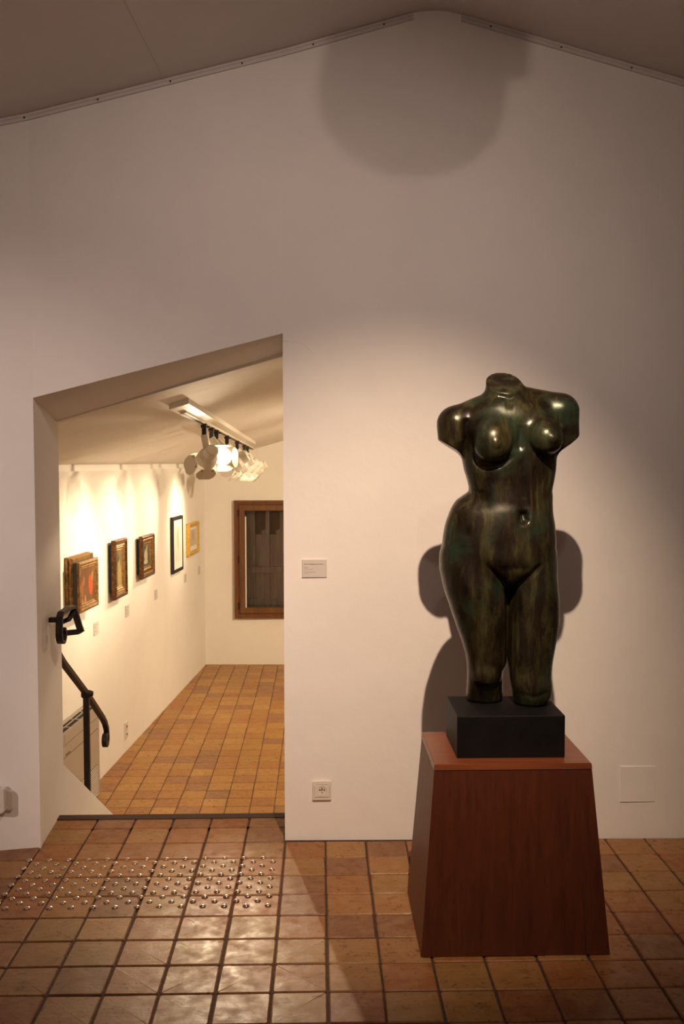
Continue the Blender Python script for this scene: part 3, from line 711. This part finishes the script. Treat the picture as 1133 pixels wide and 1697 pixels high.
# ------------------------------------------------------------------ pictures on the left wall of the gallery
def frame_part(name, s0, s1, z0, z1, prof, m, par, label=None):
    """prof: [(inset, e)] mitred moulding"""
    bm = B(); loops = []
    for d, e in prof: loops.append([bm.verts.new(W(*p)) for p in ((s0 + d, e, z0 + d), (s1 - d, e, z0 + d), (s1 - d, e, z1 - d), (s0 + d, e, z1 - d))])
    for a, b in zip(loops, loops[1:]):
        for i in range(4): bm.faces.new((a[i], a[(i + 1) % 4], b[(i + 1) % 4], b[i]))
    return obj(name, bm, m, par, label=label)
def art(name, bg, bg2, spots, sc=6, dim=.6):
    """flat painted picture in object coordinates: y along the wall, z up, in metres from the picture's centre"""
    q_ = lambda c: tuple(x * dim for x in c); bg = q_(bg); bg2 = q_(bg2); spots = [(*t[:4], q_(t[4])) for t in spots]
    m = mat(name, bg, .45); n = N(m); c0 = n.new('ShaderNodeTexCoord'); v = c0.outputs['Object']
    nz = n.new('ShaderNodeTexNoise'); nz.inputs['Scale'].default_value = 14; nz.inputs['Detail'].default_value = 4; n.l(v, nz.inputs['Vector'])
    ad = n.new('ShaderNodeVectorMath', operation='MULTIPLY_ADD'); n.l(nz.outputs['Color'], ad.inputs[0]); ad.inputs[1].default_value = (.05, .05, .05); n.l(v, ad.inputs[2])
    sx = n.new('ShaderNodeSeparateXYZ'); n.l(ad.outputs[0], sx.inputs[0])
    col = n.ramp(n.noise(v, sc, 5, .65, .5), [(.35, bg), (.7, bg2)])
    for (cx, cz_, rx, rz, cc) in spots:
        a = n.math('DIVIDE', n.math('SUBTRACT', sx.outputs[1], cx + .025), rx); b = n.math('DIVIDE', n.math('SUBTRACT', sx.outputs[2], cz_ + .025), rz)
        d = n.math('ADD', n.math('MULTIPLY', a, a), n.math('MULTIPLY', b, b))
        col = n.mix(n.ramp(d, [(.55, (1, 1, 1)), (1.0, (0, 0, 0))]), col, n.mix(n.ramp(n.noise(v, 55, 3), [(.4, (0, 0, 0)), (.7, (.5, .5, .5))]), cc, tuple(x * .55 for x in cc)))
    n.base(col); n.bump(n.noise(v, 90, 3), .3, .002); return m
def canvas(s0, s1, z0, z1, e, m, par, name='canvas', label=None):
    c = W((s0 + s1) / 2, e, (z0 + z1) / 2); bm = B(); wb(bm, s0, s1, e - .003, e, z0, z1); o = obj(name, bm, m, par, base=c)
    if label: o['label'] = label
    return o
A1 = art('roses_paint', (.17, .07, .025), (.30, .14, .05), [(.075, -.01, .055, .085, (.80, .12, .03)), (-.115, -.02, .03, .07, (.60, .16, .06)), (-.11, -.13, .035, .05, (.72, .26, .06)), (-.05, -.11, .02, .05, (.62, .38, .13)), (.12, .05, .025, .035, (.50, .30, .12)), (-.075, .04, .02, .05, (.42, .26, .12))])
A2 = art('study_paint', (.20, .17, .06), (.33, .27, .10), [(.02, -.07, .055, .12, (.62, .44, .15)), (.0, .045, .04, .04, (.58, .42, .17)), (-.01, .075, .035, .028, (.10, .06, .03)), (-.05, .09, .05, .07, (.14, .16, .07))])
A3 = art('seated_paint', (.07, .075, .035), (.16, .15, .07), [(-.01, .0, .065, .07, (.75, .64, .40)), (.03, .075, .03, .035, (.62, .46, .24)), (-.02, -.055, .08, .02, (.80, .72, .50)), (.035, .098, .028, .018, (.08, .04, .02))])
M_PAPER = art('drawing_paper', (.74, .68, .58), (.80, .74, .65), [(-.01, .05, .05, .12, (.60, .53, .43))], 9, .95)
M_PAPER2 = art('sheet_paper', (.66, .55, .42), (.72, .61, .48), [(0, .02, .06, .06, (.58, .46, .34))], 9, .9)
M_MAT = mat('mount_card', (.82, .77, .70), .8)
def picture(label, s, z, e=0): return thing('framed_picture', label, 'picture', W(s, e, z))
p = picture('painting of red roses in a deep gilt box frame, nearest the doorway', -.48, .77)
frame_part('back_frame', -.70, -.215, .595, .962, [(0, 0), (0, .022), (.008, .03), (.004, .044), (.012, .055), (.05, .055)], M_GILT, p)
frame_part('box_side', -.685, -.255, .60, .925, [(.0, .05), (.0, .088), (.05, .088)], M_BLACK, p, 'black box side between the two gilt frames')
frame_part('front_frame', -.700, -.268, .580, .930, [(.004, .086), (0, .092), (.002, .102), (.016, .108), (.030, .100), (.036, .103), (.046, .092), (.052, .094), (.058, .088)], M_GILT, p)
canvas(-.645, -.322, .634, .876, .090, A1, p)
p = picture('tall narrow painting of a figure in a dark carved gilt frame, second from the doorway', .48, .77)
frame_part('outer_frame', .310, .660, .532, .997, [(.004, .030), (0, .034), (0, .060), (.010, .068), (.022, .066), (.030, .056), (.034, .058)], M_GILTD, p, 'dark carved outer frame')
frame_part('inner_frame', .342, .628, .564, .965, [(0, .057), (.010, .052), (.018, .056), (.026, .046), (.036, .050), (.046, .040), (.054, .043), (.060, .038)], M_GILT, p)
bm = B()
for i in range(20): z = .572 + i * .0203; wb(bm, .632, .642, .060, .070, z, z + .012); wb(bm, .326, .336, .060, .070, z, z + .012)
for i in range(13): s = .345 + i * .0225; wb(bm, s, s + .013, .060, .070, .548, .557); wb(bm, s, s + .013, .060, .070, .972, .981)
o = obj('carved_beading', bm, M_GILT, p); o['kind'] = 'stuff'
canvas(.40, .57, .622, .907, .041, A2, p)
bm = B(); wb(bm, .34, .63, 0, .032, .59, .96); obj('backing_board', bm, M_BLACK, p)
p = picture('painting of a seated pale figure in a carved gilt frame, third from the doorway', 1.36, .78)
frame_part('outer_frame', 1.150, 1.585, .594, .965, [(.004, .030), (0, .034), (0, .060), (.012, .068), (.022, .064), (.028, .056)], M_GILTD, p, 'brown outer frame')
frame_part('inner_frame', 1.176, 1.559, .620, .939, [(0, .057), (.010, .062), (.022, .056), (.030, .046), (.044, .052), (.056, .042), (.066, .044), (.072, .038)], M_GILT, p)
bm = B()
for i in range(14): z = .632 + i * .0215; wb(bm, 1.520, 1.534, .048, .060, z, z + .014); wb(bm, 1.200, 1.214, .048, .060, z, z + .014)
for i in range(15): s = 1.19 + i * .0235; wb(bm, s, s + .014, .048, .060, .642, .654); wb(bm, s, s + .014, .048, .060, .906, .918)
o = obj('carved_beading', bm, M_GILT, p); o['kind'] = 'stuff'
canvas(1.246, 1.489, .690, .869, .041, A3, p)
bm = B(); wb(bm, 1.20, 1.54, 0, .032, .63, .93); obj('backing_board', bm, M_BLACK, p)
p = picture('tall white drawing in a thin black frame, second from the far corner', 2.72, .77)
frame_part('frame', 2.495, 2.958, .487, 1.056, [(0, .004), (0, .030), (.006, .034), (.030, .034), (.036, .030)], M_BLACK, p)
canvas(2.53, 2.923, .52, 1.023, .029, M_MAT, p, 'mount'); canvas(2.60, 2.85, .60, .96, .0302, M_PAPER, p, 'drawing')
p = picture('small pale drawing in a bright gold frame beside the far corner', 3.52, .77)
frame_part('frame', 3.255, 3.79, .590, .946, [(0, .003), (0, .034), (.010, .042), (.026, .040), (.042, .024), (.050, .024)], M_GOLD, p)
canvas(3.30, 3.745, .635, .901, .022, M_MAT, p, 'mount'); canvas(3.36, 3.69, .69, .87, .0232, M_PAPER2, p, 'drawing')
for lab, s in (('white caption card below the painting of red roses', -.018), ('white caption card below the tall narrow painting', .855), ('white caption card below the painting of the seated figure', 1.86), ('white caption card below the tall black framed drawing', 3.18), ('white caption card below the gold framed drawing', 3.945)):
    l = thing('caption_card', lab, 'label', W(s, 0, .37), 'caption cards under the pictures')
    bm = B(); wb(bm, s - .052, s + .052, -.002, .007, .321, .416, .0008); obj('card', bm, M_CARD, l)
    bm = B()
    for k, (z, wd) in enumerate(((.395, .07), (.378, .035), (.371, .045), (.352, .05), (.345, .03))): wb(bm, s - .042, s - .042 + wd, .0068, .0074, z - .0012, z + .0012)
    obj('lettering', bm, M_INK2, l)
ws = thing('wall_socket', 'narrow white double switch plate low on the gallery wall beyond the heater', 'socket', W(.77, 0, -.62))
bm = B(); wb(bm, .725, .815, -.002, .010, -.690, -.552, .002); obj('cover_plate', bm, M_PLASTIC, ws)
for z in (-.588, -.652):
    bm = B(); wb(bm, .742, .798, .009, .0125, z - .024, z + .024, .001); obj('insert', bm, M_PLASTIC, ws)
    bm = B(); wb(bm, .758, .782, .012, .0132, z - .008, z + .008); obj('hole', bm, M_HOLE, ws)

# ------------------------------------------------------------------ window with closed shutters in the far wall
wi = structure(bpy.data.objects.new('window_1', None)); C.objects.link(wi); wi.location = ((wx0 + wx1) / 2, YB(-.4), wz0)
yw = YB(-.44)
def ring(bm, xa, xb, za, zb, prof, y0):
    loops = [[bm.verts.new(q) for q in ((xa + d, y0 + e, za + d), (xb - d, y0 + e, za + d), (xb - d, y0 + e, zb - d), (xa + d, y0 + e, zb - d))] for d, e in prof]
    for a, b in zip(loops, loops[1:]):
        for i in range(4): bm.faces.new((a[i], a[(i + 1) % 4], b[(i + 1) % 4], b[i]))
y0 = yw - .03
bm = B(); ring(bm, wx0, wx1, wz0, wz1, [(0, .04), (0, 0), (.022, 0), (.030, .010), (.042, .010), (.050, .022), (.062, .022), (.062, .10)], y0); obj('window_frame', bm, M_WIN, wi)
xm = (wx0 + wx1) / 2
for sgn, xa, xb in ((-1, wx0 + .058, xm - .002), (1, xm + .002, wx1 - .058)):
    bm = B(); ring(bm, xa, xb, wz0 + .058, wz1 - .058, [(0, .05), (0, .014), (.006, .010), (.060, .010), (.068, .022), (.070, .050)], y0); cs = obj('casement', bm, M_WIN, wi)
    bm = B(); box(bm, (xa + .066, y0 + .032, wz0 + .124), (xb - .066, y0 + .036, wz1 - .124)); g = obj('pane', bm, M_GLASS, cs)
    bm = B(); q = xa + .070; box(bm, (q, y0 + .024, wz0 + .126), (q + .015, y0 + .030, wz1 - .19)); obj('white_seal', bm, M_WHITESEAL, cs)
    hx = xa - .006 if sgn < 0 else xb + .006
    for z in (wz0 + .15, wz0 + .70, wz1 - .15):
        bm = B(); cyl(bm, (hx, y0 + .006, z - .035), (hx, y0 + .006, z + .035), .009, n=12); cyl(bm, (hx, y0 + .006, z - .045), (hx, y0 + .006, z + .045), .005, n=10); obj('hinge', bm, M_IRON, wi)
    # shutter leaf behind the glass: boards, rails, recessed dark boards at the top
    ys = y0 + .16
    xx = xa - .03; end = xb + .03; first = True
    while xx < end - .02:
        wd = .215 if first and sgn < 0 else min(.172, end - xx); dark = not (first and sgn < 0) and wd > .14; first = False
        zt_ = wz1 - .02; zs = .745 if dark else zt_
        bm = B(); box(bm, (xx + .002, ys, wz0 + .02), (xx + wd - .002, ys + .02, zs), .002); obj('shutter_board', bm, M_SHUT, wi)
        if dark:
            xd = xx + .118
            bm = B(); box(bm, (xd, ys, zs + .001), (xx + wd - .002, ys + .02, zt_), .002); obj('shutter_board', bm, M_SHUT, wi)
            bm = B(); box(bm, (xx + .004, ys + .006, zs), (xd, ys + .02, zt_)); obj('dark_board', bm, M_SHUTD, wi, label='dark brown board')
            bm = B(); hexa(bm, [(xd - .045, ys + .001, zs), (xd, ys + .001, zs), (xd, ys + .01, zs), (xd - .045, ys + .01, zs)], [(xd - .045, ys + .001, zs + .045), (xd, ys + .001, zs + .062), (xd, ys + .01, zs + .062), (xd - .045, ys + .01, zs + .045)]); obj('shutter_patch', bm, M_SHUT, wi)
        xx += wd
    for z in (wz0 + .14, wz0 + .525):
        bm = B(); box(bm, (xa - .02, ys - .016, z), (xb + .02, ys - .0005, z + .075), .004); obj('shutter_rail', bm, M_SHUT, wi)
    bm = B(); cyl(bm, (xa + .15, ys - .03, wz0 + .60), (xa + .26, ys - .03, wz0 + .605), .006, n=10); obj('shutter_bolt', bm, M_METAL, wi)
bm = B(); box(bm, (wx0 - .05, y0 + .36, wz0 - .05), (wx1 + .05, y0 + .38, wz1 + .05)); obj('outside_board', bm, M_SHUTD, wi)

# ------------------------------------------------------------------ track lights
def frame_from(d, up=(0, 0, 1)):
    z = Vector(d).normalized(); x = Vector(up).cross(z)
    if x.length < 1e-3: x = Vector((1, 0, 0))
    x.normalize(); y = z.cross(x); return Matrix((x, y, z)).transposed()
def track_lamp(x, y, zt, aim, label, drop=.225, side=(0, 0, 0), power=0, size=50, lit=True, col=LOW, blend=.8, group=None, k=1.0, open_=28, lightdist=.0, up=(0, 0, 1), doors=True):
    r = thing('spotlight', label, 'spotlight', (x, y, zt), group)
    bm = B(); box(bm, (x - .018, y - .035, zt - .028), (x + .018, y + .035, zt), .003); box(bm, (x - .014, y - .016, zt - .075), (x + .014, y + .016, zt - .02), .003)
    cyl(bm, (x + .016, y, zt - .02), (x + .032, y, zt - .02), .006, n=8); obj('track_adapter', bm, M_BLACK, r)
    hc = Vector((x, y, zt - drop)) + Vector(side)
    bm = B(); a = Vector((x, y, zt - .07)); b = Vector((x, y, zt - .07)) + (hc - Vector((x, y, zt - .07))) * .62
    d = (b - a); R = frame_from(d, (0, 1, 0)).to_4x4(); R.translation = (a + b) / 2
    box(bm, (-.022, -.020, -d.length / 2), (.022, .020, d.length / 2), .004, M=R); obj('gear_box', bm, M_LAMP, r)
    A = (Vector(aim) - hc).normalized(); F = frame_from(A, up).to_4x4(); F.translation = hc
    # head: lathe along local +z (light leaves along +z)
    bm = B(); prof = [(.0, -.065), (.030, -.065), (.036, -.058), (.038, -.02), (.052, .0), (.056, .03), (.056, .045), (.052, .045), (.048, .005), (.0, -.005)]
    n_ = 24; rings = [[bm.verts.new(F @ Vector((p * k * math.cos(2 * PI * i / n_), p * k * math.sin(2 * PI * i / n_), q * k))) if p > 0 else None for i in range(n_)] for p, q in prof]
    c0 = bm.verts.new(F @ Vector((0, 0, -.065 * k))); c1 = bm.verts.new(F @ Vector((0, 0, -.005 * k)))
    for i in range(n_):
        j = (i + 1) % n_; bm.faces.new((c0, rings[1][i], rings[1][j])); bm.faces.new((c1, rings[-2][i], rings[-2][j]))
        for q in range(1, len(prof) - 2): bm.faces.new((rings[q][i], rings[q][j], rings[q + 1][j], rings[q + 1][i]))
    head = obj('lamp_head', bm, M_LAMP, r, smooth=False)
    bm = B(); a = F @ Vector((0, 0, -.02 * k)); cyl(bm, b, a, .010, n=10); obj('knuckle', bm, M_LAMP, r)
    bm = B(); cyl(bm, F @ Vector((0, 0, -.003 * k)), F @ Vector((0, 0, .006 * k)), .030 * k, n=24); obj('bulb', bm, M_BULB if lit else M_LAMP, head)
    # four barn doors, chamfered plates flaring from the rim
    if not doors:
        bm = B(); box(bm, (hc.x + .045, hc.y - .05, hc.z - .03), (hc.x + .108, hc.y + .0, zt), .006); obj('transformer_box', bm, M_LAMP, r)
    for q in range(4 if doors else 0):
        Rz = Matrix.Rotation(q * PI / 2, 4, 'Z'); wq = (.036, .058, .050, .030)
        L = .088 if q % 2 else .072
        th = math.radians(open_ if q % 2 else open_ * .7)
        def pt(u, l, t): return F @ (Rz @ Vector((u * k, (.052 + l * math.sin(th) + t * math.cos(th)) * k, (.045 + l * math.cos(th) - t * math.sin(th)) * k)))
        out = [(-wq[0], 0), (wq[0], 0), (wq[1], L * .45), (wq[2], L * .8), (wq[3], L), (-wq[3], L), (-wq[2], L * .8), (-wq[1], L * .45)]
        bm = B(); a = [bm.verts.new(pt(u, l, 0)) for u, l in out]; b2 = [bm.verts.new(pt(u, l, .002)) for u, l in out]
        bm.faces.new(a); bm.faces.new(b2[::-1])
        for i in range(8): j = (i + 1) % 8; bm.faces.new((a[i], a[j], b2[j], b2[i]))
        dr = obj('barn_door', bm, M_LAMP, r)
        for u in (-.03, .03):
            bm = B(); cyl(bm, pt(u, .012, .001), pt(u, .012, .006), .0035, n=8); obj('rivet', bm, M_SCREW, dr)
    if power:
        lo = F @ Vector((0, 0, .012 * k)); s_ = spot('lamp_light', lo, lo + A, power, size, blend, col, .022)
    return r
TX = -.70
tr = thing('lighting_track', 'long pale lighting track with a dark slot fixed to the gallery ceiling', 'lighting track', (TX, 7.5, 1.9))
bm = B(); ya, yb_ = 5.02, 10.7
for nm, xa, xb, dz0, dz1, m_, yb2 in (('track_housing', TX - .055, TX + .045, .0, .030, M_LAMP, 10.3), ('track_rail', TX - .036, TX - .004, .030, .042, M_LAMP, 10.9), ('track_slot', TX - .026, TX - .014, .0415, .0435, M_HOLE, 10.88)):
    yq = ya if nm == 'track_housing' else 5.28
    bm = B(); Pq = [(xa, yq), (xb, yq), (xb, yb2), (xa, yb2)]
    hexa(bm, [(x, y, cz(x, y) - dz1) for x, y in Pq], [(x, y, cz(x, y) - dz0 + (.01 if dz0 == 0 else 0)) for x, y in Pq]); obj(nm, bm, m_, tr)
zt = lambda y: cz(TX, y) - .043
GRP = 'spotlights on the gallery track'
LL = [(6.25, (-1.55, 7.7, .60), 'white track spotlight nearest the doorway, turned away from the camera', 50, 60, (.025, 0, .0), .205),
      (6.67, (-.30, 0.6, .62), 'white track spotlight shining straight towards the doorway, bulb glowing', 350, 52, (.075, 0, 0), .185),
      (6.99, W(-.42, 0, .92), 'third white spotlight along the track from the doorway', 100, 62, (.15, .02, 0), .215),
      (7.79, W(.40, 0, 1.0), 'fourth white spotlight along the track, doors half closed', 48, 56, (.13, .05, 0), .22),
      (8.76, W(.62, 0, .98), 'fifth white spotlight along the track from the doorway', 80, 56, (.11, .1, 0), .22),
      (9.60, W(1.42, 0, 1.0), 'sixth white spotlight along the track from the doorway', 98, 54, (.10, .1, 0), .22),
      (10.01, W(2.80, 0, 1.0), 'farthest white spotlight on the track, below the end of the rail', 75, 62, (.12, .1, 0), .22)]
for y, aim, lab, pw, sz, sd, dp in LL:
    track_lamp(TX - .02, y, zt(y), aim, lab, dp, sd, pw, sz, group=GRP, k=1.2, open_=24, blend=1.0)
# lamps of the upper room: a short track along the ridge, out of the picture
ut = thing('lighting_track', 'lighting track along the ceiling ridge of the upper room', 'lighting track', (.40, 1.2, 3.4))
bm = B(); box(bm, (.38, .2, 3.395), (.42, 2.2, 3.43), .003); obj('track_rail', bm, M_LAMP, ut)
def ridge_lamp(L_, aim, lab):
    A = (Vector(aim) - Vector(L_)).normalized(); hc = Vector(L_) - A * .085
    track_lamp(.40, hc.y - .02, 3.395, Vector(L_) + A * 3, lab, 3.395 - hc.z, (hc.x - .40, .02, 0), 0, k=1.78, up=(0, 0, 1), doors=False)
ridge_lamp(KEY, (.15, 4.12, .80), 'spotlight on the ridge track lighting the bronze torso')
ridge_lamp(WASH, (.1, 4.12, 3.05), 'spotlight on the ridge track lighting the upper wall')
# unseen fill lights added to brighten the far wall and the gallery
spot('gallery_fill', (1.3, 8.0, 1.9), (.2, 11.6, .3), 310, 130, 1, LOW, .05)
spot('gallery_fill', (1.3, 7.2, 1.9), (-.9, 7.6, -.2), 260, 140, 1, LOW, .05)
# faint joint in the ceiling board and a hairline crack in the plaster
M_CRACK = mat('crack', (.52, .46, .42), .9)
ce = bpy.data.objects['ceiling']; wm = bpy.data.objects['wall_middle']
bm = B(); xs_ = (-.650, -.6265)
hexa(bm, [(-.6515, 3.3, ceil_z(-.6515) - .0008), (-.6495, 3.3, ceil_z(-.6495) - .0008), (-.6255, 4.05, ceil_z(-.6255) - .0008), (-.6275, 4.05, ceil_z(-.6275) - .0008)],
     [(-.6515, 3.3, ceil_z(-.6515) + .002), (-.6495, 3.3, ceil_z(-.6495) + .002), (-.6255, 4.05, ceil_z(-.6255) + .002), (-.6275, 4.05, ceil_z(-.6275) + .002)])
obj('ceiling_seam', bm, M_CRACK, ce)
bm = B(); pts = [(-.146, 2.108), (-.11, 2.107), (-.075, 2.101), (-.048, 2.084), (-.030, 2.064), (-.016, 2.046)]
for (x0, z0_), (x1, z1_) in zip(pts, pts[1:]):
    y = wy(x0) - .0004; hexa(bm, [(x0, y, z0_), (x1, y, z1_), (x1, y + .002, z1_), (x0, y + .002, z0_)], [(x0, y, z0_ + .0009), (x1, y, z1_ + .0009), (x1, y + .002, z1_ + .0009), (x0, y + .002, z0_ + .0009)])
obj('hairline_crack', bm, M_CRACK, wm)
